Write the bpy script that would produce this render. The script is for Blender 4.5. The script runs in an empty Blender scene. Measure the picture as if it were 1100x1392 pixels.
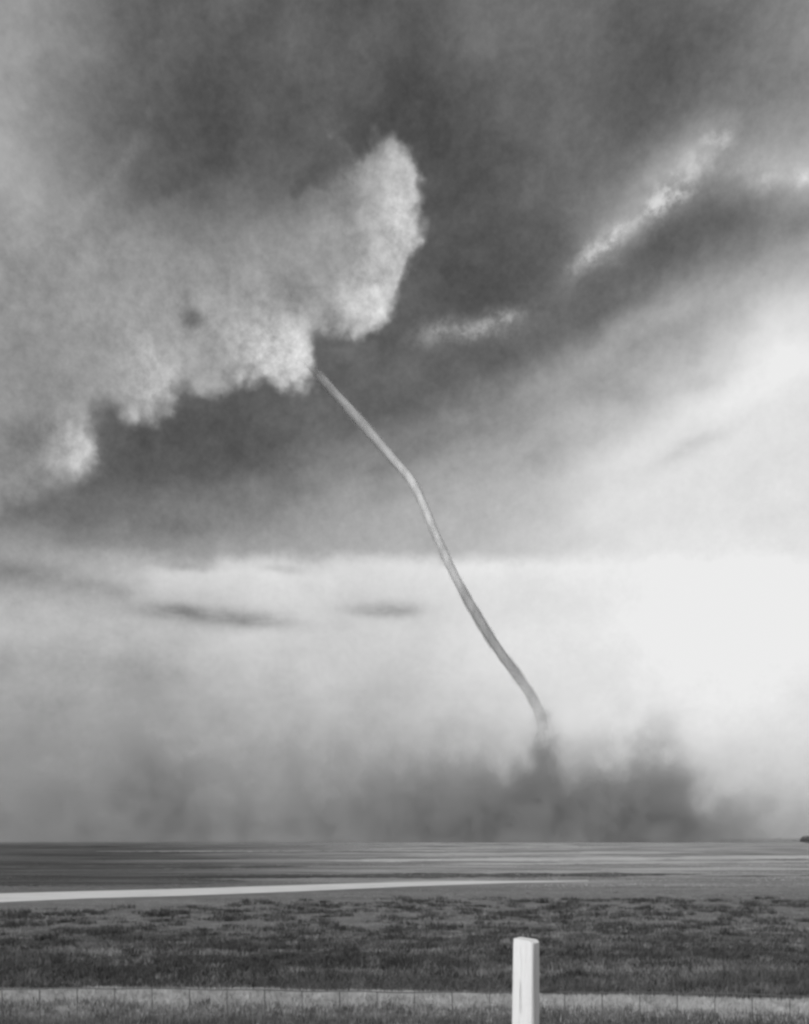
import bpy, bmesh, math, random
import numpy as np
from mathutils import Vector, noise as mnoise

C = bpy.context.scene
COL = C.collection
PI = math.pi

# ------------------------------------------------------------------ camera
F = 1328.0            # focal length in pixels of the 1100 x 1392 photograph
HY = 1143.0           # row of the horizon
EYE = 1.6
cam_d = bpy.data.cameras.new('camera')
cam = bpy.data.objects.new('camera', cam_d); COL.objects.link(cam)
cam.location = (0, 0, EYE); cam.rotation_euler = (PI/2, 0, 0)
cam_d.sensor_fit = 'VERTICAL'; cam_d.sensor_height = 24.0
cam_d.lens = 24.0*F/1392.0
cam_d.shift_y = (HY-696.0)/1392.0
cam_d.clip_start = 0.1; cam_d.clip_end = 60000
C.camera = cam
C.render.resolution_x, C.render.resolution_y = 809, 1024

# ------------------------------------------------------------------ render settings, exposure
C.render.engine = 'CYCLES'
C.cycles.max_bounces = 6; C.cycles.diffuse_bounces = 2; C.cycles.glossy_bounces = 2
C.cycles.transparent_max_bounces = 24; C.cycles.volume_bounces = 1
C.cycles.use_denoising = True
C.cycles.use_adaptive_sampling = True; C.cycles.adaptive_threshold = 0.02; C.cycles.adaptive_min_samples = 20
C.cycles.pixel_filter_type = 'BLACKMAN_HARRIS'; C.cycles.filter_width = 2.8
C.cycles.volume_step_rate = 1.0; C.cycles.volume_max_steps = 256
vs = C.view_settings
C.display_settings.display_device = 'sRGB'
vs.view_transform = 'Standard'; vs.look = 'None'; vs.exposure = 0.0; vs.gamma = 1.0
vs.use_curve_mapping = False

# ------------------------------------------------------------------ a small compiler from arithmetic to nodes
class G:
    def __init__(s, tree): s.t = tree
    def n(s, typ, **kw):
        nd = s.t.nodes.new(typ)
        for k, v in kw.items(): setattr(nd, k, v)
        return nd
    def put(s, sock, v):
        if isinstance(v, X): s.t.links.new(v.s, sock)
        elif v is not None: sock.default_value = v
    def math(s, op, a, b=None, c=None):
        nd = s.n('ShaderNodeMath', operation=op)
        for i, v in enumerate((a, b, c)):
            if v is not None: s.put(nd.inputs[i], v)
        return X(s, nd.outputs[0])
    def vmath(s, op, a, b=None, out=0):
        nd = s.n('ShaderNodeVectorMath', operation=op)
        s.put(nd.inputs[0], a)
        if b is not None: s.put(nd.inputs[1], b)
        return X(s, nd.outputs[out])
    def xyz(s, a, b, c=0.0):
        nd = s.n('ShaderNodeCombineXYZ')
        for i, v in enumerate((a, b, c)): s.put(nd.inputs[i], v)
        return X(s, nd.outputs[0])
    def sep(s, v):
        nd = s.n('ShaderNodeSeparateXYZ'); s.put(nd.inputs[0], v)
        return [X(s, o) for o in nd.outputs]
    def noise(s, v, scale=1.0, detail=4.0, rough=0.5, dist=0.0, lac=2.0, col=False):
        nd = s.n('ShaderNodeTexNoise', noise_dimensions='3D')
        s.put(nd.inputs['Vector'], v)
        for k, q in (('Scale', scale), ('Detail', detail), ('Roughness', rough), ('Distortion', dist), ('Lacunarity', lac)):
            nd.inputs[k].default_value = q
        return X(s, nd.outputs['Color' if col else 'Fac'])
    def voro(s, v, scale=1.0, smooth=0.6, detail=2.0):
        nd = s.n('ShaderNodeTexVoronoi', feature='SMOOTH_F1')
        s.put(nd.inputs['Vector'], v); nd.inputs['Scale'].default_value = scale
        nd.inputs['Smoothness'].default_value = smooth; nd.inputs['Detail'].default_value = detail
        return X(s, nd.outputs['Distance'])
    def step(s, v, lo, hi, a=0.0, b=1.0):
        nd = s.n('ShaderNodeMapRange', interpolation_type='SMOOTHSTEP')
        for k, q in zip((0, 1, 2, 3, 4), (v, lo, hi, a, b)): s.put(nd.inputs[k], q)
        return X(s, nd.outputs[0])
    def mix(s, f, a, b): return a + (b - a)*f if isinstance(a, X) else (b - a)*f + a
    def ramp(s, v, stops):
        nd = s.n('ShaderNodeValToRGB'); s.put(nd.inputs[0], v)
        nd.color_ramp.interpolation = 'EASE'
        el = nd.color_ramp.elements
        while len(el) < len(stops): el.new(0.5)
        for e, (p, q) in zip(el, stops): e.position = p; e.color = (q, q, q, 1)
        return X(s, nd.outputs[0])
class X:
    def __init__(s, g, sock): s.g, s.s = g, sock
    def __add__(a, b): return a.g.math('ADD', a, b)
    __radd__ = __add__
    def __sub__(a, b): return a.g.math('SUBTRACT', a, b)
    def __rsub__(a, b): return a.g.math('SUBTRACT', b, a)
    def __mul__(a, b): return a.g.math('MULTIPLY', a, b)
    __rmul__ = __mul__
    def __truediv__(a, b): return a.g.math('DIVIDE', a, b)
    def __pow__(a, b): return a.g.math('POWER', a, b)

# ------------------------------------------------------------------ world: daylight above an overcast, storm-dark cloud deck
SUN_EL, SUN_AZ = math.radians(34), math.radians(180+42)   # behind the camera, to its left (azimuth from +Y, clockwise)
world = bpy.data.worlds.new('World'); C.world = world; world.use_nodes = True
wt = world.node_tree; wt.nodes.clear(); g = G(wt)
SKY_STRENGTH = 0.1
DEG = 180/PI

def ang(px, py):
    """direction of a point of the scene as azimuth and elevation, in hundredths of the focal length"""
    az = math.atan((px-550)/F); el = math.atan((HY-py)/F*math.cos(az))
    return az*F, el*F          # ~ pixels near the middle

tc = g.n('ShaderNodeTexCoord'); D = X(g, tc.outputs['Generated'])
dx, dy, dz = g.sep(D)
U0 = g.math('ARCTAN2', dx, dy)*F
V0 = g.math('ARCSINE', dz)*F
q3 = g.vmath('SCALE', D); q3.s.node.inputs['Scale'].default_value = 1.0
def warp(scale, amp, detail, rough, seed):
    off = g.vmath('ADD', D, (seed*3.1, seed*1.7, seed*5.3))
    c = g.noise(off, scale, detail, rough, col=True)
    a, b, _ = g.sep(c)
    return (a-0.5)*(2*amp), (b-0.5)*(2*amp)
w1 = warp(5.0, 70, 3, 0.5, 1)
w2 = warp(16.0, 26, 4, 0.6, 2)
w3 = warp(60.0, 8, 5, 0.65, 3)
Us, Vs = U0+w1[0]+w2[0], V0+w1[1]*0.6+w2[1]*0.8          # soft layers
Ul, Vl = U0+w2[0]*0.25+w3[0], V0+w2[1]*0.25+w3[1]         # billows
Pl = g.xyz(Ul, Vl)
Uf, Vf = U0+w2[0]*0.8+w3[0]*0.5, V0+w2[1]*0.25+w3[1]*0.3

def gau(px, py, rx, ry, amp, rot=0.0, UV=None):
    u, v = UV or (Us, Vs)
    cu, cv = ang(px, py)
    du, dv = u-cu, v-cv
    if rot:
        c, s = math.cos(math.radians(rot)), math.sin(math.radians(rot))
        du, dv = du*c+dv*s, dv*c-du*s
    r = (du/rx)*(du/rx)+(dv/ry)*(dv/ry)
    return g.math('EXPONENT', r*-1.0)*amp
def acc(items, **k):
    t = None
    for it in items:
        e = gau(*it, **k); t = e if t is None else t+e
    return t

# distance above the slanted under-edge of the storm deck
lu, lv = ang(170, 640); ru, rv = ang(1050, 290)
sl = (rv-lv)/(ru-lu)
nrm = 1/math.sqrt(1+sl*sl)
SA = dx/g.math('SQRT', dx*dx+dy*dy+1e-6)*F          # the sine of the azimuth: the sky closes smoothly behind the camera
Sw = SA+w1[0]+w2[0]
N = (Vs-lv-(Sw-lu)*sl)*nrm
deck = g.ramp((N+400.0)/800.0, [(0.0, .89), (0.20, .87), (0.275, .80), (0.345, .67), (0.42, .56), (0.485, .42), (0.53, .40), (0.62, .39), (0.80, .40), (1.0, .42)])
# the flat base in the west, below it the bright strip over the horizon
base_v = g.math('MAXIMUM', dy/g.math('SQRT', dx*dx+dy*dy+1e-6), 0.6)*(math.atan(386/F)*F)
Vb = V0+w1[1]*0.12+w2[1]*0.7+w3[1]*0.9
edge = g.step(SA, ang(60, 750)[0], ang(330, 750)[0], 2.2, 1.0)
under = g.step((Vb-base_v)/edge, -16.0, 12.0)
right = g.step(SA+w1[0], ang(640, 700)[0], ang(860, 700)[0])
low = g.ramp(V0/450.0, [(0.0, .60), (0.2, .645), (0.42, .71), (0.66, .785), (0.86, .83), (1.0, .82)])
low = low+(g.noise(g.xyz(U0/150.0, V0/70.0, 9.0), 1.0, 5, .6)-.5)*.16*g.step(SA, ang(250, 900)[0], ang(800, 900)[0], 1.0, .12)
low = low+acc([(1050, 790, 420, 230, .07), (930, 1000, 330, 190, .16), (20, 870, 180, 110, -.04), (160, 900, 130, 60, -.04),
               (20, 1010, 150, 60, -.03), (0, 775, 150, 42, -.17), (310, 780, 130, 20, .05), (30, 960, 200, 70, -.03), (640, 760, 120, 40, .03)])
flat = g.ramp((N+400.0)/800.0, [(0.0, .78), (0.2, .74), (0.30, .68), (0.36, .62), (0.42, .52), (0.5, .40), (0.6, .38), (1.0, .40)])
westdeck = g.mix(right, flat, deck)
tone = g.mix(under, low, westdeck)
# right-hand bright gap and broad modelling of the deck
tone = tone+acc([
    (-40, 120, 150, 320, .19), (-60, 330, 190, 160, .12), (1140, 60, 110, 170, .15), (1110, 200, 130, 45, .12), (640, 50, 90, 50, .06), (880, 70, 150, 110, .08), (680, 210, 130, 80, .06), (250, 190, 140, 90, -.04), (930, 120, 90, 90, -.04),
    (530, 60, 90, 110, -.05), (860, 60, 90, 120, -.06), (610, 260, 120, 120, -.07), (720, 150, 180, 60, -.03), (300, 60, 80, 60, -.02),
    (880, 245, 100, 42, .17, 25), (850, 300, 120, 26, .08, 33), (1035, 225, 90, 30, .09), (960, 315, 170, 34, -.06, 20), (250, 580, 130, 60, -.06), (1040, 420, 90, 34, .06), (920, 400, 110, 30, .03, 18), (1000, 500, 90, 40, .06, 20), (1080, 470, 110, 60, .11, 15), (1000, 880, 160, 120, .03), (960, 560, 150, 60, .06, 20), (840, 620, 120, 60, .03), (840, 470, 150, 30, .08, 20),
    (700, 590, 160, 60, .02), (230, 700, 120, 20, -.03), (60, 715, 130, 40, -.02)])
tone = tone+(g.noise(D, 9.0, 5, .55)-0.5)*0.16+(g.noise(D, 30.0, 5, .65)-0.5)*0.15*g.step(tone, .60, .88, 1.0, .35)
tone = tone+(g.noise(g.xyz((U0*.9+V0*.4)/260.0, (V0*.9-U0*.4)/70.0, 3.0), 1.0, 5, .6)-.5)*.13*g.step(tone, .55, .85, 1.0, .3)

# the pale shelf in the west and its cauliflower lobes
lobes = [(522, 258, 52), (530, 325, 50), (482, 332, 60), (488, 282, 54), (488, 385, 50), (450, 420, 36), (516, 374, 40), (490, 417, 36), (430, 370, 70), (372, 462, 54), (330, 462, 44), (392, 478, 44),
         (190, 510, 52), (110, 446, 80), (250, 400, 110), (330, 350, 110), (92, 612, 42), (15, 560, 85), (-60, 440, 190), (-150, 560, 150), (110, 330, 90), (436, 335, 70), (268, 505, 13), (300, 512, 10)]
fld = None
for (px, py, r) in lobes:
    cu, cv = ang(px, py)
    d = r-g.vmath('DISTANCE', Pl, (cu, cv, 0), out=1)
    fld = d if fld is None else g.math('SMOOTH_MAX', fld, d, 14.0)
bil = 0.5-g.voro(g.xyz(Ul/100.0, Vl/100.0), 3.6, .35, 1.5)
bil2 = 0.5-g.voro(g.xyz(Ul/100.0, Vl/100.0), 1.7, .45, 0.0)
fld = fld+bil*17.0+bil2*20.0+5.0+(g.noise(D, 34.0, 5, .6)-.5)*20.0
shelf = g.step(fld, g.step(U0, ang(60, 500)[0], ang(440, 400)[0], -15.0, -7.0), g.step(U0, ang(60, 500)[0], ang(440, 400)[0], 24.0, 15.0))
fade = g.step(Vs-Us*0.12, ang(300, 360)[1]+40, ang(300, 230)[1]+40, 1.0, 0.0)
fade = g.math('MAXIMUM', fade, acc([(548, 300, 58, 115, 1.35), (490, 340, 70, 60, .6)]))
fade = g.math('MINIMUM', fade, 1.0)
rim = g.step(fld, 0.0, 75.0, 1.0, 0.0)
bright = acc([(556, 300, 40, 92, .29), (500, 285, 50, 60, .07), (520, 380, 40, 40, .10), (492, 428, 44, 40, .20), (385, 480, 62, 48, .40), (310, 450, 60, 40, .10), (205, 520, 38, 52, .27), (105, 612, 42, 40, .25),
              (200, 420, 190, 90, .04), (470, 370, 60, 60, .05)], UV=(Ul, Vl))
tex = (g.noise(D, 75.0, 6, .68)-0.5)*.75+(bil-0.15)*0.35+(bil2-.1)*.6
pale = 0.595+bright*(0.55+rim*0.45)+tex*(0.10+bright*1.0)+(g.noise(D, 130.0, 4, .75)-.5)*(bright*.7+.04)+(g.noise(D, 22.0, 4, .55)-.5)*.10
pale = pale+acc([(262, 436, 13, 11, -.20), (452, 440, 24, 18, -.14), (400, 400, 26, 20, -.08), (30, 590, 30, 20, -.10), (20, 640, 40, 30, -.03)], UV=(Ul, Vl))
tone = g.mix(shelf*fade, tone, pale)
# shade in the notches under the shelf
# torn bright strips along the deck's folds
sp = g.step(g.noise(D, 70.0, 6, .70), .36, .66)*g.step(g.noise(D, 26.0, 3, .6), .36, .62, .25, 1.25)
st = acc([(480, 255, 30, 22, .10, -30), (500, 230, 24, 14, .10), (350, 350, 26, 26, .05), (630, 450, 62, 15, .42, 4), (600, 440, 30, 11, .16), (685, 434, 34, 10, .22, 22), (800, 348, 42, 11, .34, 30), (850, 315, 45, 11, .34, 32), (905, 268, 58, 14, .32, 38), (950, 232, 50, 16, .22, 38),
          (955, 228, 40, 13, .20, 36), (1030, 238, 44, 17, .22, -4), (1095, 238, 18, 9, .25), (165, 225, 46, 9, .11, 48), (205, 156, 7, 6, .12), (120, 275, 30, 14, .08, 30),
          (470, 200, 22, 6, .08, -32), (450, 185, 5, 4, .12)], UV=(Ul, Vl))
tone = tone+st*(0.22+sp*0.46)
# long grey scraps of cloud low in the west
scr = g.noise(g.xyz(U0/60.0, V0/16.0), 1.0, 4, .55)
scud = acc([(290, 838, 105, 12, .20, -3), (242, 829, 30, 9, .13), (345, 845, 55, 9, .10), (510, 827, 42, 8, .20, 1), (545, 829, 34, 9, .12), (20, 778, 60, 15, .15), (165, 804, 18, 8, .09), (122, 795, 26, 8, .06),
            (260, 770, 40, 6, .10), (385, 774, 28, 5, .13), (940, 610, 40, 9, .09, 20), (950, 520, 22, 12, .05), (860, 540, 50, 10, .03)], UV=(Uf, Vf))
tone = tone-scud*g.step(scr, .12, .55, .35, 1.0)*0.8
tone = tone+(g.noise(D, 150.0, 3, .7)-0.5)*0.085*g.step(tone, .55, .9, 1.0, .5)
tone = g.math('MINIMUM', g.math('MAXIMUM', tone, 0.2), 0.93)
lin = tone**2.25
# clear daylight over the deck, leaking through it a little, in greys
sky = g.n('ShaderNodeTexSky', sky_type='NISHITA'); sky.sun_disc = False
sky.sun_elevation = SUN_EL; sky.sun_rotation = SUN_AZ
bw = g.n('ShaderNodeRGBToBW'); wt.links.new(sky.outputs[0], bw.inputs[0])
lum = lin*(1/SKY_STRENGTH)*0.985+X(g, bw.outputs[0])*0.015
bg = g.n('ShaderNodeBackground'); bg.inputs['Strength'].default_value = SKY_STRENGTH
wt.links.new(lum.s, bg.inputs['Color'])
wo = g.n('ShaderNodeOutputWorld'); wt.links.new(bg.outputs[0], wo.inputs['Surface'])
world.cycles.sampling_method = 'MANUAL'; world.cycles.sample_map_resolution = 512

# ------------------------------------------------------------------ sun
sd = bpy.data.lights.new('sun', 'SUN'); sun = bpy.data.objects.new('sun', sd); COL.objects.link(sun)
sd.energy = 3.0; sd.angle = math.radians(3); sd.color = (1, 1, 1)
tos = Vector((math.sin(SUN_AZ)*math.cos(SUN_EL), math.cos(SUN_AZ)*math.cos(SUN_EL), math.sin(SUN_EL)))
sun.rotation_euler = tos.to_track_quat('Z', 'Y').to_euler()
sun.location = tos*50

# ------------------------------------------------------------------ helpers
def at(px, py, Y):
    """the point at distance Y that stands on the line of sight of photograph pixel px, py (used once, for real positions)"""
    return Vector(((px-550)/F*Y, Y, EYE+(HY-py)/F*Y))
def gnd(px, py, h=0.0):
    Y = (EYE-h)*F/(py-HY)
    return Vector(((px-550)/F*Y, Y, h))
def tag(o, label=None, cat=None, group=None, kind=None):
    if label: o['label'] = label
    if cat: o['category'] = cat
    if group: o['group'] = group
    if kind: o['kind'] = kind
    return o
def mesh_obj(name, verts, faces, mat, parent=None, smooth=False):
    me = bpy.data.meshes.new(name); me.from_pydata([tuple(v) for v in verts], [], faces); me.update()
    if smooth: me.polygons.foreach_set('use_smooth', [True]*len(me.polygons))
    o = bpy.data.objects.new(name, me); COL.objects.link(o)
    if mat: me.materials.append(mat)
    if parent: o.parent = parent
    return o
def bm_obj(name, bm, mat, parent=None, smooth=False):
    me = bpy.data.meshes.new(name); bm.to_mesh(me); bm.free()
    if smooth: me.polygons.foreach_set('use_smooth', [True]*len(me.polygons))
    o = bpy.data.objects.new(name, me); COL.objects.link(o); me.materials.append(mat)
    if parent: o.parent = parent
    return o
def empty(name, loc):
    o = bpy.data.objects.new(name, None); o.location = loc; o.empty_display_size = .2; COL.objects.link(o); return o
def mat(name):
    m = bpy.data.materials.new(name); m.use_nodes = True; m.node_tree.nodes.clear()
    gg = G(m.node_tree); out = gg.n('ShaderNodeOutputMaterial')
    return m, gg, out
def surf(gg, out, albedo, rough=0.9, bump=None, bump_d=0.02, spec=0.2):
    b = gg.n('ShaderNodeBsdfPrincipled'); gg.put(b.inputs['Base Color'], albedo if isinstance(albedo, X) else (albedo,)*3+(1,))
    b.inputs['Roughness'].default_value = rough; b.inputs['Specular IOR Level'].default_value = spec
    if bump is not None:
        bn = gg.n('ShaderNodeBump'); gg.put(bn.inputs['Height'], bump); bn.inputs['Distance'].default_value = bump_d
        gg.t.links.new(bn.outputs[0], b.inputs['Normal'])
    gg.t.links.new(b.outputs[0], out.inputs['Surface'])
    return b
def pos(gg): return X(gg, gg.n('ShaderNodeNewGeometry').outputs['Position'])

# ------------------------------------------------------------------ ground
CREST = 10.2
def crest_y(x): return 10.2-.012*x-.58*(max(0, min(x, 8)+.6)/4.6)**1.7+0.10*mnoise.noise((x*0.5, 3.1, 0))+0.05*mnoise.noise((x*2.1, 7.7, 0))
def height(x, y):
    c = crest_y(x) if abs(x) < 60 else CREST
    d = y-c
    z = 0.0
    if d > 0:   z -= 0.30*(1-math.exp(-(d/0.55)**2))
    else:       z -= 0.07*(1-math.exp(-(d/1.1)**2))
    k = max(0.0, min(1.0, (24-y)/8))
    if k > 0: z += k*(0.05*mnoise.noise((x*0.35, y*0.35, 1.0))+0.02*mnoise.noise((x*1.4, y*1.4, 2.0)))
    return z
def mat_ground():
    m, gg, out = mat('field_soil_and_grass')
    p = pos(gg); x, y, z = gg.sep(p)
    wob = gg.noise(gg.xyz(x*0.012, y*0.05), 1.0, 4, .55)-.5
    yp = gg.math('MAXIMUM', y, 3.0)
    yl = gg.math('LOGARITHM', yp, 10.0)                   # fields get wider with distance from the track
    patch = gg.noise(gg.xyz(x*0.05, y*0.22), 1.0, 6, .6)
    fine = gg.noise(p, 2.2, 6, .7); mid = gg.noise(gg.xyz(x*.5, y*1.1), 1.0, 5, .65)
    stripe = gg.noise(gg.xyz(x*0.035+wob, yl*16.0+wob*.8), 1.0, 6, .66)
    thin = gg.noise(gg.xyz(x*0.11, yl*70.0), 1.0, 4, .65)
    near = gg.ramp(fine, [(0.25, .05), (0.5, .085), (0.72, .16)])*(0.55+mid*0.9)
    farf = gg.ramp(stripe*.6+thin*.4, [(0.34, .12), (0.46, .23), (0.54, .38), (0.66, .56)])
    west = gg.step(x/yp+wob*0.35, -0.34, 0.10, 0.34, 1.05)
    bank = gg.step(y+(fine-.5)*.5+x*x*.012, 8.9, 9.5)*gg.step(gg.math('ABSOLUTE', x)+(fine-.5)*3.0, 7.0, 9.5, 1.0, 0.0)*gg.step(y, 10.25, 10.7, 1.0, 0.0)      # dry litter on the bank
    dry = gg.step(y+wob*12.0, 17, 23)*.10
    near = gg.mix(bank, near+dry, .34)
    a = gg.mix(gg.step(y+wob*14.0, 34, 50), near, farf*west)
    a = a*(0.65+patch*0.7)
    surf(gg, out, a, 1.0, bump=fine, bump_d=0.05, spec=0.0)
    return m
xs = np.concatenate([[-9000, -3000, -1000, -400, -150, -70, -40], np.arange(-26, 26.01, 0.25), [40, 70, 150, 400, 1000, 3000, 9000]])
ys = np.concatenate([[-2000, -300, -50, -10, -2], np.arange(0, 9.0, 0.75), np.arange(9.0, 13.0, 0.12), np.arange(13, 45, 0.6), [48, 55, 65, 80, 100, 140, 200, 300, 500, 800, 1300, 2200, 4000, 8000, 16000]])
V = [(x, y, height(x, y)) for y in ys for x in xs]
nx = len(xs)
Fc = [(j*nx+i, j*nx+i+1, (j+1)*nx+i+1, (j+1)*nx+i) for j in range(len(ys)-1) for i in range(nx-1)]
ground = tag(mesh_obj('ground', V, Fc, mat_ground(), smooth=True), 'flat grassy prairie field stretching to the horizon', 'field', kind='structure')

# the pale track that runs off to the right
m, gg, out = mat('pale_gravel')
p = pos(gg); x, y, z = gg.sep(p)
surf(gg, out, gg.ramp(gg.noise(gg.xyz(x*.5, y*2.0), 1.0, 6, .65), [(0.25, .46), (0.5, .66), (0.75, .76)]), 1.0, bump=gg.noise(p, 9, 4, .6), bump_d=.02, spec=0.0)
GRAVEL = m
top_e = [(-900, 1241), (-260, 1222), (-120, 1218.5), (0, 1214.5), (110, 1211.5), (250, 1208), (400, 1203.2), (550, 1198.8), (640, 1197.4), (720, 1197.2), (770, 1197.4), (800, 1197.3)]
bot_e = [(-900, 1262), (-260, 1237), (-120, 1231.5), (0, 1226.5), (110, 1221.5), (250, 1217.6), (400, 1212), (550, 1205.2), (640, 1202.0), (720, 1199.6), (770, 1198.3), (800, 1197.4)]
V, Fc = [], []
for i, (a, b) in enumerate(zip(bot_e, top_e)):
    for k in range(5):
        f = k/4; q = gnd(a[0]*(1-f)+b[0]*f, a[1]*(1-f)+b[1]*f, -0.29)
        V.append((q.x, q.y, -0.290+0.03*math.sin(f*PI)))
for i in range(len(top_e)-1):
    for k in range(4): Fc.append((i*5+k, (i+1)*5+k, (i+1)*5+k+1, i*5+k+1))
tag(mesh_obj('road', V, Fc, GRAVEL, smooth=True), 'pale gravel track crossing the dark field', 'road', kind='structure')

# cut stubble strips farther out: long ragged lenses of pale straw
def mat_stubble(nm, lo, hi):
    m, gg, out = mat(nm)
    p = pos(gg); x, y, z = gg.sep(p)
    surf(gg, out, gg.ramp(gg.noise(gg.xyz(x*.05, y*.35), 1.0, 6, .65), [(0.36, lo), (0.60, hi)]), 1.0, spec=0.0)
    return m
def lens(name, x0, x1, y0, y1, thick, mt, z, seed, label, n=320):
    """a long field patch with ragged edges between two columns, seen almost edge-on"""
    V, Fc = [], []
    for i in range(n+1):
        f = i/n; px = x0+(x1-x0)*f; pc = y0+(y1-y0)*f
        t = thick*min(1, (f*(1-f)*7)**.8)*max(.04, .72+.45*mnoise.fractal((f*7, seed, 0), .6, 2, 6))+.04
        jit = .55*mnoise.fractal((f*45, seed+5, 0), .5, 2, 4)*min(1, f*(1-f)*8)
        for py in (pc+t/2+jit, pc-t/2+jit*.4):
            q = gnd(px, py, z); V.append((q.x, q.y, z))
    for i in range(n): Fc.append((2*i, 2*i+2, 2*i+3, 2*i+1))
    return tag(mesh_obj(name, V, Fc, mt), label, 'field', kind='structure')
ST = mat_stubble('dry_stubble', .34, .62); DK = mat_stubble('dark_plough', .06, .13)
for (x0, x1, y0, y1, tk, z, sd_, lb) in [(440, 1200, 1170, 1164.5, 5.0, -.2960, 1, 'broad pale stubble strip beyond the dark strip'),
        (545, 960, 1161, 1158.5, 2.0, -.2956, 2, 'thin pale stubble streak beyond the broad strip'), (560, 1300, 1175.5, 1169.5, 2.2, -.2964, 3, 'pale stubble streak nearer than the broad strip'),
        (500, 860, 1153.5, 1151, 1.0, -.2952, 4, 'faint pale streak close under the dust'), (1000, 1400, 1182, 1180, 2.0, -.2968, 5, 'pale streak at the right end of the far fields'), (130, 700, 1157.5, 1156, .8, -.2948, 6, 'faint pale streak under the western dust')]:
    lens('stubble_field', x0, x1, y0, y1, tk, ST, z, sd_, lb)
for (x0, x1, y0, y1, tk, z, sd_, lb) in [(180, 960, 1192, 1188.5, 7.5, -.2944, 11, 'dark ploughed strip just beyond the pale track'), (-80, 340, 1202, 1198, 9.0, -.2940, 12, 'dark ploughed patch at left beyond the pale track'),
        (-100, 420, 1181, 1178, 5.0, -.2936, 13, 'dark streak at left between the far fields'), (950, 1300, 1191, 1190, 1.6, -.2932, 14, 'thin dark streak at right in the far fields')]:
    lens('ploughed_field', x0, x1, y0, y1, tk, DK, z, sd_, lb)

# ------------------------------------------------------------------ grass: verge and weeds, blades as geometry
rng = np.random.default_rng(7)
def mat_grass(name, lo, mid_, hi, sc=0.8, far=False, west=False):
    m, gg, out = mat(name)
    p = pos(gg); x, y, z = gg.sep(p)
    n1 = gg.noise(gg.xyz(x*sc*2.6, y*sc*1.2), 1.0, 5, .65); n2 = gg.noise(p, 14, 3, .6)
    n3 = gg.noise(gg.xyz(x*sc*.16, y*sc*.7), 1.0, 5, .65)
    if far: n1 = n1*.45+.275+(n3-.5)*.85+gg.step(y+(n3-.5)*14.0, 14.0, 23, 0.0, .16)
    a = gg.ramp(n1*0.75+n2*0.25, [(0.38, lo), (0.5, mid_), (0.64, hi)])
    if west: a = a*gg.step(x/gg.math('MAXIMUM', y, 5.0)+(n3-.5)*.3, -.32, .18, .33, 1.0)      # the western fields are darker crops
    b = gg.n('ShaderNodeBsdfDiffuse'); gg.put(b.inputs['Color'], a)
    t = gg.n('ShaderNodeBsdfTranslucent'); gg.put(t.inputs['Color'], a)
    mx = gg.n('ShaderNodeMixShader'); mx.inputs[0].default_value = .25
    gg.t.links.new(b.outputs[0], mx.inputs[1]); gg.t.links.new(t.outputs[0], mx.inputs[2]); gg.t.links.new(mx.outputs[0], out.inputs['Surface'])
    return m
def grass(name, px, py, hgt, blades, spread, wid, mt, label, lean=.5):
    """px, py: tuft places; every blade is a bent, two-piece tapering leaf"""
    n = len(px)
    pz = np.array([height(a, b) for a, b in zip(px, py)])
    X_ = np.repeat(px, blades)+rng.normal(0, spread, n*blades); Y_ = np.repeat(py, blades)+rng.normal(0, spread, n*blades); Z_ = np.repeat(pz, blades)-.01
    H = np.repeat(hgt, blades)*rng.uniform(.45, 1.1, n*blades)
    th = rng.uniform(0, 2*PI, n*blades); ln = rng.uniform(.05, lean, n*blades)*H; w = wid*rng.uniform(.6, 1.3, n*blades)*(Y_/10)**.5
    cx, sx = np.cos(th), np.sin(th)
    ph = rng.uniform(0, 2*PI, n*blades); ax, ay = np.cos(ph)*w/2, np.sin(ph)*w/2
    P = np.empty((n*blades, 5, 3))
    P[:, 0] = np.stack([X_-ax, Y_-ay, Z_], 1); P[:, 1] = np.stack([X_+ax, Y_+ay, Z_], 1)
    mx_, my_, mz_ = X_+cx*ln*.3, Y_+sx*ln*.3, Z_+H*.6
    P[:, 2] = np.stack([mx_+ax*.7, my_+ay*.7, mz_], 1); P[:, 3] = np.stack([mx_-ax*.7, my_-ay*.7, mz_], 1)
    P[:, 4] = np.stack([X_+cx*ln, Y_+sx*ln, Z_+H], 1)
    N_ = n*blades; base = np.arange(N_)*5
    me = bpy.data.meshes.new(name)
    me.vertices.add(N_*5); me.vertices.foreach_set('co', P.reshape(-1))
    loops = np.stack([base, base+1, base+2, base+3, base+3, base+2, base+4], 1).reshape(-1)
    me.loops.add(N_*7); me.loops.foreach_set('vertex_index', loops.astype(np.int32))
    me.polygons.add(N_*2)
    ls = np.stack([np.arange(N_)*7, np.arange(N_)*7+4], 1).reshape(-1)
    me.polygons.foreach_set('loop_start', ls.astype(np.int32))
    me.update(calc_edges=True); me.validate()
    me.materials.append(mt)
    o = bpy.data.objects.new(name, me); COL.objects.link(o)
    return tag(o, label, 'grass', kind='stuff')
def fan(n, y0, y1, margin=1.7, power=1.0):
    """places spread over the ground in view between two distances, thinning outwards"""
    y = np.exp(rng.uniform(math.log(y0), math.log(y1), n)); x = rng.uniform(-.414*margin, .414*margin, n)*y
    return x, y
def off_road(x, y, reach=2.5):
    pxx = 550+x/y*F; pyy = HY+(EYE+.29)*F/y
    t = np.interp(pxx, [q[0] for q in top_e], [q[1] for q in top_e]); b = np.interp(pxx, [q[0] for q in bot_e], [q[1] for q in bot_e])
    k = (pyy < t) | (pyy > b+reach)
    return x[k], y[k]
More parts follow.
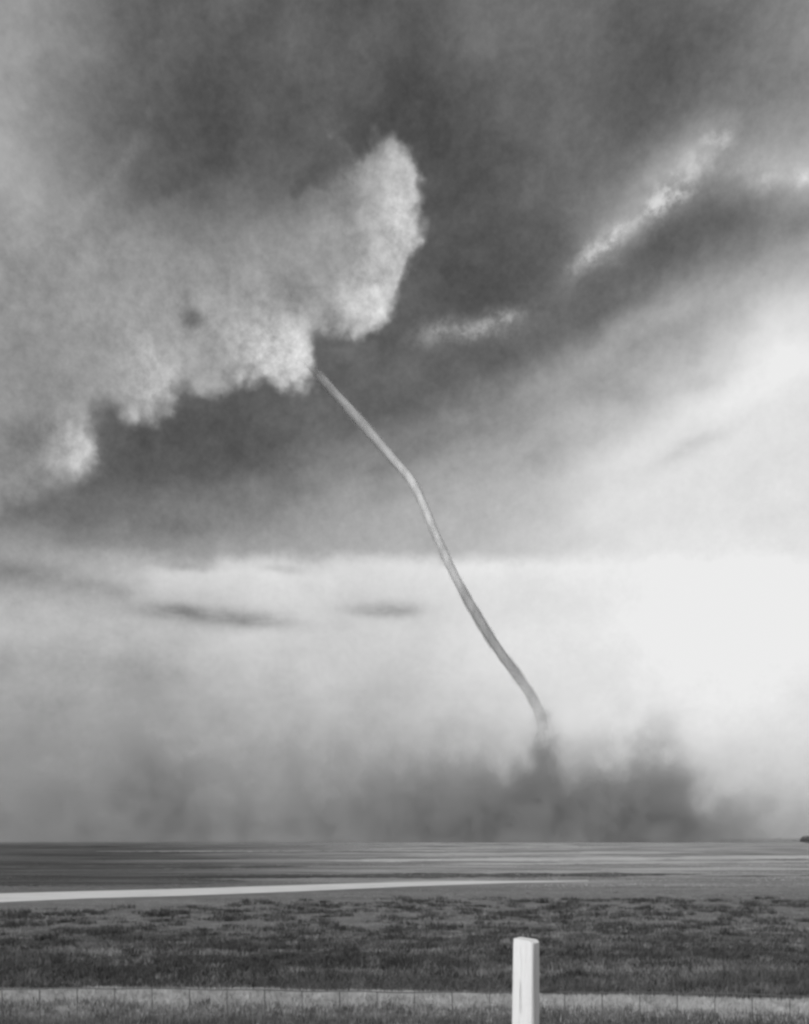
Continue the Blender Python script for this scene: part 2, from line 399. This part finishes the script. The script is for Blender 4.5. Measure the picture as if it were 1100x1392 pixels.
# verge crest: short, bleached
n = 21000
x = rng.uniform(-8.2, 8.2, n); cy = np.array([crest_y(a) for a in x])
y = cy+0.10-np.abs(rng.normal(0, .45, n))
grass('dry_verge_grass', x, y, rng.uniform(.03, .075, n), 7, .035, .006, mat_grass('bleached_grass', .40, .53, .66, 2.0), 'bleached short grass along the top of the roadside bank')
# lower verge, greener
n = 13000
x = rng.uniform(-7.2, 7.2, n); y = np.array([crest_y(a) for a in x])-rng.uniform(.62, 3.2, n)**1.0
grass('verge_grass', x, y, rng.uniform(.04, .12, n), 7, .04, .006, mat_grass('dull_grass', .10, .18, .30, 1.5), 'darker grass at the near foot of the bank')
# field weeds beyond the bank
x, y = off_road(*fan(40000, 10.9, 42), 4.5)
dens = np.array([mnoise.fractal((a*.35, b*.7, 4.4), .7, 2.0, 4) for a, b in zip(x, y)])
hh = np.clip((.11+.09*dens+rng.normal(0, .025, len(x)))*np.clip((26-y)/12, .3, 1), .025, .32)
grass('field_grass', x, y, hh, 8, .06, .008, mat_grass('dark_field_grass', .06, .14, .36, .8, True), 'dark rough grass and weeds filling the field', lean=.8)

x, y = off_road(*fan(1900, 11.2, 32), 12); n = len(x)
x = np.repeat(x, 9)+rng.normal(0, .16, n*9); y = np.repeat(y, 9)+rng.normal(0, .12, n*9)
grass('weeds', x, y, np.repeat(rng.uniform(.05, .17, n), 9), 9, .06, .010, mat_grass('weed_leaves', .045, .09, .19, 1.5), 'dark weed clumps scattered through the field grass', lean=.9)
x, y = off_road(*fan(400, 11.2, 36), 10); n = len(x)
x = np.repeat(x, 6)+rng.normal(0, .09, n*6); y = np.repeat(y, 6)+rng.normal(0, .08, n*6)
grass('pale_weeds', x, y, np.repeat(rng.uniform(.05, .14, n), 6), 8, .05, .010, mat_grass('bleached_stems', .15, .25, .40, 2.0), 'bleached dead weed clumps scattered through the field grass', lean=.8)

x, y = off_road(*fan(11000, 40, 120, 1.6), 3)
grass('far_field_growth', x, y, rng.uniform(.03, .07, len(x)), 5, .30, .014, mat_grass('mixed_field_growth', .13, .29, .55, .12, True, True), 'low mixed growth on the fields beyond the pale track', lean=1.2)

# ------------------------------------------------------------------ the fence: white post with woven wire
m, gg, out = mat('weathered_white_paint')
tcg = X(gg, gg.n('ShaderNodeTexCoord').outputs['Object'])
ox, oy, oz = gg.sep(tcg)
grain = gg.noise(gg.xyz(ox*60, oy*60, oz*4), 1.0, 5, .6); blot = gg.noise(gg.xyz(ox*9, oy*9, oz*3), 1.0, 5, .6)
crack = gg.noise(gg.xyz(ox*130, oy*130, oz*2.2), 1.0, 3, .6)
surf(gg, out, gg.ramp(grain*.5+blot*.5, [(0.28, .60), (0.42, .80), (0.6, .86)])*gg.step(crack, .20, .29, .86, 1.0), .8, bump=grain+gg.step(crack, .24, .34), bump_d=.004)
PAINT = m
m, gg, out = mat('dull_galvanised_wire'); b = surf(gg, out, .16, .6); b.inputs['Metallic'].default_value = .3
WIRE = m
PX, PY = (712.2-550)/F*3.7, 3.7
fence = tag(empty('fence', (PX, PY, 0)), 'woven wire fence with one square white painted post', 'fence')
bm = bmesh.new()
top = EYE-(1275-HY)/F*3.7
w = .083; levels = [(-.35, 1.14), (0, 1.12), (.5, 1.09), (.9, 1.05), (1.1, 1.02), (top-.03, 1.0)]
rings = []
cor = .012
def sq(h):
    out_ = []
    for cx_, cy_, a0, r_ in ((1, -1, -90, .016), (1, 1, 0, .014), (-1, 1, 90, .010), (-1, -1, 180, .010)):
        for t in (0, 22.5, 45, 67.5, 90):
            a_ = math.radians(a0+t); out_.append((cx_*(h-r_)+r_*math.cos(a_), cy_*(h-r_)+r_*math.sin(a_)))
    return out_
NP = 20
for z_, k in levels:
    rings.append([bm.verts.new((a*k+.0015*mnoise.noise((a*40, z_*9, 1)), b_*k+.0015*mnoise.noise((b_*40, z_*9, 5)), z_)) for a, b_ in sq(w/2)])
# the sawn head: high on the left, worn down at the right-hand corner
hd = []
for a, b_ in sq(w/2*.97):
    drop = max(0.0, (a-.012)/(w/2-.012))
    hd.append(bm.verts.new((a, b_, top-.017*drop**1.5-.001)))
rings.append(hd)
for r0, r1 in zip(rings, rings[1:]):
    for i in range(NP): bm.faces.new((r0[i], r0[(i+1) % NP], r1[(i+1) % NP], r1[i]))
bm.faces.new(list(reversed(rings[0]))); 
cen = bm.verts.new((-.004, 0, top+.0005))
for i in range(NP): bm.faces.new((hd[i], hd[(i+1) % NP], cen))
bmesh.ops.recalc_face_normals(bm, faces=bm.faces)
post = bm_obj('post', bm, PAINT, fence, True); post.data.set_sharp_from_angle(angle=math.radians(38)); post.rotation_euler = (0, math.radians(.5), math.radians(-25))
def tube(bm, pts, r, seg=5):
    prev = None
    for i, q in enumerate(pts):
        d = (pts[min(i+1, len(pts)-1)]-pts[max(i-1, 0)]).normalized()
        a = d.cross(Vector((0, 1, .03))).normalized(); b_ = d.cross(a)
        ring = [bm.verts.new(q+(a*math.cos(t)+b_*math.sin(t))*r) for t in [2*PI*k/seg for k in range(seg)]]
        if prev:
            for k in range(seg): bm.faces.new((prev[k], prev[(k+1) % seg], ring[(k+1) % seg], ring[k]))
        prev = ring
WY = .062      # the netting is stapled to the far side of the post
def wire_z(x, z0): return z0-.010*x-.0035*x*x*.6+.004*math.sin(x*3.1)
heights = [EYE-(1349-HY)/F*3.76-.0, .86, .70, .55, .42, .30, .19, .09]
for j, z0 in enumerate(heights):
    bm = bmesh.new(); tube(bm, [Vector((q, WY, wire_z(q, z0)+.002*math.sin(q*17+j))) for q in np.arange(-6, 6.01, .06)], .0019 if j else .0024)
    bm_obj('line_wire', bm, WIRE, fence, True)
sb = bmesh.new()
tube(sb, [Vector((.0015*math.sin(z_*9), 0, z_)) for z_ in np.linspace(.09, heights[0], 14)], .0021)
for z0 in heights: bmesh.ops.create_icosphere(sb, subdivisions=1, radius=.0042, matrix=__import__('mathutils').Matrix.Translation((0, 0, z0)))
stay = bm_obj('stay_wire', sb, WIRE, fence, True)
sx_ = np.arange(-20, 21)*.1445+.02
for i, q in enumerate(sx_):
    o = stay if i == 0 else stay.copy()
    if i: COL.objects.link(o); o.parent = fence
    o.location = (q, WY+.001, wire_z(q, heights[0])-heights[0])
sb = bmesh.new(); tube(sb, [Vector((-.012, .0, 0)), Vector((-.012, .012, 0)), Vector((.0, .017, 0)), Vector((.012, .012, 0)), Vector((.012, 0, 0))], .0018)
staple = bm_obj('staple', sb, WIRE, fence)
staple.location = (0.005, WY-.012, heights[0])

# ------------------------------------------------------------------ the tornado: a thin rope of cloud
path = [(402, 470, 15), (412, 483, 14), (425, 499, 12.5), (440, 518, 12.5), (458, 538, 13), (477, 559, 13), (496, 580, 13), (516, 603, 12.5), (534, 624, 12), (548, 639.5, 12), (559, 653, 12), (569, 671, 11.5), (578.5, 692, 11), (587, 713, 11), (596, 734, 11), (606, 757, 11.5), (618, 782, 12), (632, 809, 12.5), (648, 836, 13), (665, 864, 13.5), (683, 891, 13.5), (701, 915, 14), (716, 937, 14), (727, 955, 14), (734, 971, 14.5), (737.5, 987, 16), (738, 1006, 19), (737, 1030, 24), (735, 1060, 32), (734, 1100, 40), (735, 1143, 46)]
foot = at(735, 1143, 1200); foot.z = 0
tor = tag(empty('tornado', foot), 'thin pale rope tornado bending down from the storm cloud to the dust', 'tornado')
ctl = []
for i, (a, b, wd) in enumerate(path):
    Yd = 1200+60*math.sin(i*.21)
    q = at(a, b, Yd); ctl.append((q, wd/F*Yd/2))
def cat(i, f, get):
    p = [get(ctl[max(0, min(len(ctl)-1, i+k))]) for k in (-1, 0, 1, 2)]
    return 0.5*((2*p[1])+(p[2]-p[0])*f+(2*p[0]-5*p[1]+4*p[2]-p[3])*f*f+(3*p[1]-p[0]-3*p[2]+p[3])*f**3)
SEG, SUB = 28, 8
cl = []
for i in range(len(ctl)-1):
    for k in range(SUB): cl.append((cat(i, k/SUB, lambda c: c[0]), cat(i, k/SUB, lambda c: c[1])))
cl.append(ctl[-1])
def sleeve(grow, rough, seed):
    V, Fc = [], []
    for i, (q, r) in enumerate(cl):
        d = (cl[min(i+1, len(cl)-1)][0]-cl[max(i-1, 0)][0]).normalized()
        a = d.cross(Vector((0, 1, 0))).normalized(); b_ = a.cross(d)
        for k in range(SEG):
            t = 2*PI*k/SEG
            rr = r*grow*(1+rough*mnoise.fractal((i*.09+seed, math.cos(t+i*.03)*1.3, math.sin(t+i*.03)*1.3), .9, 2, 3))
            V.append(q+(a*math.cos(t)+b_*math.sin(t))*rr-foot)
    for i in range(len(cl)-1):
        for k in range(SEG): Fc.append((i*SEG+k, i*SEG+(k+1) % SEG, (i+1)*SEG+(k+1) % SEG, (i+1)*SEG+k))
    return V, Fc
def vapour(nm, thick):
  m, gg, out = mat(nm)
  tcg = X(gg, gg.n('ShaderNodeTexCoord').outputs['Object']); ox, oy, oz = gg.sep(tcg)
  nz = gg.noise(gg.xyz(ox*.09, oy*.09, oz*.02), 1.0, 5, .6)
  alb = gg.step(oz, 190, 430, .40, .67)+(nz-.5)*.12      # soil taken up from below, clean vapour above
  df = gg.n('ShaderNodeBsdfDiffuse'); gg.put(df.inputs['Color'], alb)
  tl = gg.n('ShaderNodeBsdfTranslucent'); gg.put(tl.inputs['Color'], alb)
  tr = gg.n('ShaderNodeBsdfTransparent')
  m1 = gg.n('ShaderNodeMixShader'); m1.inputs[0].default_value = .12 if thick >= 1 else .5
  gg.t.links.new(df.outputs[0], m1.inputs[1]); gg.t.links.new(tl.outputs[0], m1.inputs[2])
  alpha = gg.step(oz+(nz-.5)*70, 110, 260, 0.0, 1.0)*gg.step(oz+(nz-.5)*16, 579, 599, 1.0, .0)
  wisp = gg.noise(gg.xyz(ox*.07, oy*.07, oz*.02), 1.0, 2, .5)
  if thick >= 1: alpha = alpha*(1.0-wisp*gg.step(oz, 170, 400, .55, 0.0))
  else: alpha = alpha*gg.step(wisp, .35, .72, 0.0, thick)
  m2 = gg.n('ShaderNodeMixShader'); gg.put(m2.inputs[0], alpha)
  gg.t.links.new(tr.outputs[0], m2.inputs[1]); gg.t.links.new(m1.outputs[0], m2.inputs[2]); gg.t.links.new(m2.outputs[0], out.inputs['Surface'])
  return m
mesh_obj('funnel', *sleeve(.92, .10, 0), vapour('funnel_vapour', 1), tor, True)
for k, (gw, rg, th) in enumerate([(1.10, .12, .38), (1.28, .20, .16)]):
    mesh_obj('mist_sheath', *sleeve(gw, rg, 9+7*k), vapour('thin_mist', th), tor, True)

# ------------------------------------------------------------------ dust torn up around its foot, and the dust veil in the west
def dust(name, cx, cy, half, blobs, albedo, parent=None, step=.5, nsc=.03, thick=1.4, bend=70.0, zc=None):
    """blobs: photograph column, row, radii in its pixels at 1200 m, depth offset, depth radius in metres, density"""
    bm = bmesh.new(); bmesh.ops.create_icosphere(bm, subdivisions=4, radius=1.0)
    for v in bm.verts:
        v.co = Vector([math.copysign(abs(c)**.3, c)*h for c, h in zip(v.co, half)])+Vector((0, 0, half[2]-6))
    m, gg, out = mat(name+'_air')
    p = pos(gg)
    wn = gg.noise(p, nsc*.5, 4, .6, col=True)
    wp = gg.vmath('ADD', p, gg.vmath('MULTIPLY', gg.vmath('SUBTRACT', wn, (.5, .5, .5)), (bend, bend, bend*.8)))
    tot = None
    s = 1200/F
    for (px, py, rx, rz, yo, ry, dn) in blobs:
        q = at(px, py, 1200); q.y += yo
        d = gg.vmath('DIVIDE', gg.vmath('SUBTRACT', wp, tuple(q)), (rx*s, ry, rz*s))
        e = gg.math('EXPONENT', gg.vmath('DOT_PRODUCT', d, d, out=1)*-1.0)*dn
        tot = e if tot is None else tot+e
    nn = gg.noise(gg.vmath('MULTIPLY', p, (1.0, .35, .8)), nsc, 6, .66)
    dens = tot*gg.step(nn, .37, .63, .22, 1.8)*thick
    sc = gg.n('ShaderNodeVolumeScatter'); sc.inputs['Color'].default_value = (albedo,)*3+(1,); sc.inputs['Anisotropy'].default_value = .2
    gg.put(sc.inputs['Density'], dens)
    ab = gg.n('ShaderNodeVolumeAbsorption'); ab.inputs['Color'].default_value = (albedo,)*3+(1,); gg.put(ab.inputs['Density'], dens)
    ad = gg.n('ShaderNodeAddShader'); gg.t.links.new(sc.outputs[0], ad.inputs[0]); gg.t.links.new(ab.outputs[0], ad.inputs[1])
    gg.t.links.new(ad.outputs[0], out.inputs['Volume'])
    m.cycles.volume_step_rate = step
    o = bm_obj(name, bm, m, parent)
    o.location = Vector((cx, cy, 0))-(parent.location if parent else Vector())
    return o
o = dust('dust_cloud', at(790, 0, 1200).x, 1200, (400, 200, 150), [
    (745, 1138, 195, 54, 0, 80, .055), (865, 1100, 64, 48, 0, 60, .036), (872, 1030, 45, 50, 10, 45, .007), (625, 1115, 110, 52, 20, 70, .018), (640, 1040, 90, 60, 30, 70, .0022),
    (742, 1092, 44, 38, 0, 34, .018), (1020, 1120, 90, 40, 0, 60, .0026), (1090, 1125, 70, 40, 0, 60, .002), (800, 1020, 60, 40, 0, 50, .0022)],
    .70, step=.4, nsc=.028, thick=1.05)
tag(o, 'dark dust cloud boiling up around the foot of the tornado', 'dust cloud')
dust('dust_column', at(738, 0, 1200).x, 1200, (62, 62, 100), [
    (735, 1105, 34, 50, 0, 28, .030), (739, 1062, 20, 44, 0, 17, .020), (740, 1022, 15, 38, 0, 13, .015), (738, 985, 11, 28, 0, 9, .010), (757, 1040, 10, 42, 0, 9, .010)],
    .62, parent=tor, step=.35, nsc=.05, bend=9.0, thick=1.4)
o = dust('dust_veil', at(230, 0, 1200).x, 1200, (520, 220, 200), [
    (200, 1138, 420, 58, 0, 110, .0075), (208, 1075, 40, 85, -20, 60, .015), (60, 1080, 150, 75, 0, 90, .0026), (400, 1085, 150, 70, 0, 90, .0026), (250, 1020, 380, 65, 20, 90, .0018), (545, 1105, 70, 50, 0, 70, .006), (-150, 1100, 150, 80, 0, 90, .004)],
    .82, step=.5, nsc=.026, thick=1.6)
tag(dust('ground_dust', 0, 480, (420, 170, 13), [(330, 1143, 520, 4.5, -720, 110, .0008)], .80, step=1.0, nsc=.02, bend=8.0),
    'thin low dust drifting over the far fields', 'ground dust', kind='stuff')
tag(o, 'grey veil of blown dust along the horizon left of the tornado', 'dust veil', kind='stuff')

# ------------------------------------------------------------------ far right: a dark tree and a thin shelter belt on the skyline
m, gg, out = mat('dark_leaves'); p = pos(gg)
surf(gg, out, gg.ramp(gg.noise(p, .8, 3, .6), [(0.3, .035), (0.7, .075)]), .9); LEAF = m
m, gg, out = mat('bark'); surf(gg, out, .07, .95); BARK = m
def leaf_cloud(cs, n, size):
    V, Fc = [], []
    for (c, r) in cs:
        for _ in range(n):
            d = Vector(rng.normal(0, 1, 3)); d.normalize(); d *= rng.uniform(.35, 1.0)**.5
            q = Vector((c[0]+d.x*r[0], c[1]+d.y*r[1], c[2]+d.z*r[2]))
            a = Vector(rng.normal(0, 1, 3)).normalized()*size*rng.uniform(.5, 1.2); b_ = Vector(rng.normal(0, 1, 3)).normalized()*size*rng.uniform(.5, 1.2)
            k = len(V); V += [q-a*.5, q+b_*.5, q+a*.5, q-b_*.5]; Fc.append((k, k+1, k+2, k+3))
    return V, Fc
tp = at(1096, HY, 620); tp.z = 0
tree = tag(empty('tree', tp), 'small dark bushy tree on the skyline at the far right', 'tree')
bm = bmesh.new(); tube(bm, [Vector((0, 0, -.5)), Vector((.1, 0, 1.2)), Vector((.0, .1, 2.6)), Vector((.3, 0, 3.6))], .22, 7); bm_obj('trunk', bm, BARK, tree)
V, Fc = leaf_cloud([((0, 0, 2.9), (3.4, 3, 1.9)), ((3.5, .5, 2.9), (3.2, 3, 2.1)), ((-2.0, 0, 2.1), (2.0, 2, 1.3)), ((2, 0, 1.3), (4.5, 3, 1.2))], 420, .6)
mesh_obj('crown', V, Fc, LEAF, tree)
V, Fc = leaf_cloud([((at(px, 0, 1420).x, 1420+rng.uniform(-9, 9), 2.2), (11, 6, rng.uniform(2.2, 4.6))) for px in np.arange(915, 1290, 6.0)], 90, 1.4)
tag(mesh_obj('treeline', V, Fc, LEAF), 'thin line of scrub along the far right horizon', 'treeline', kind='stuff')
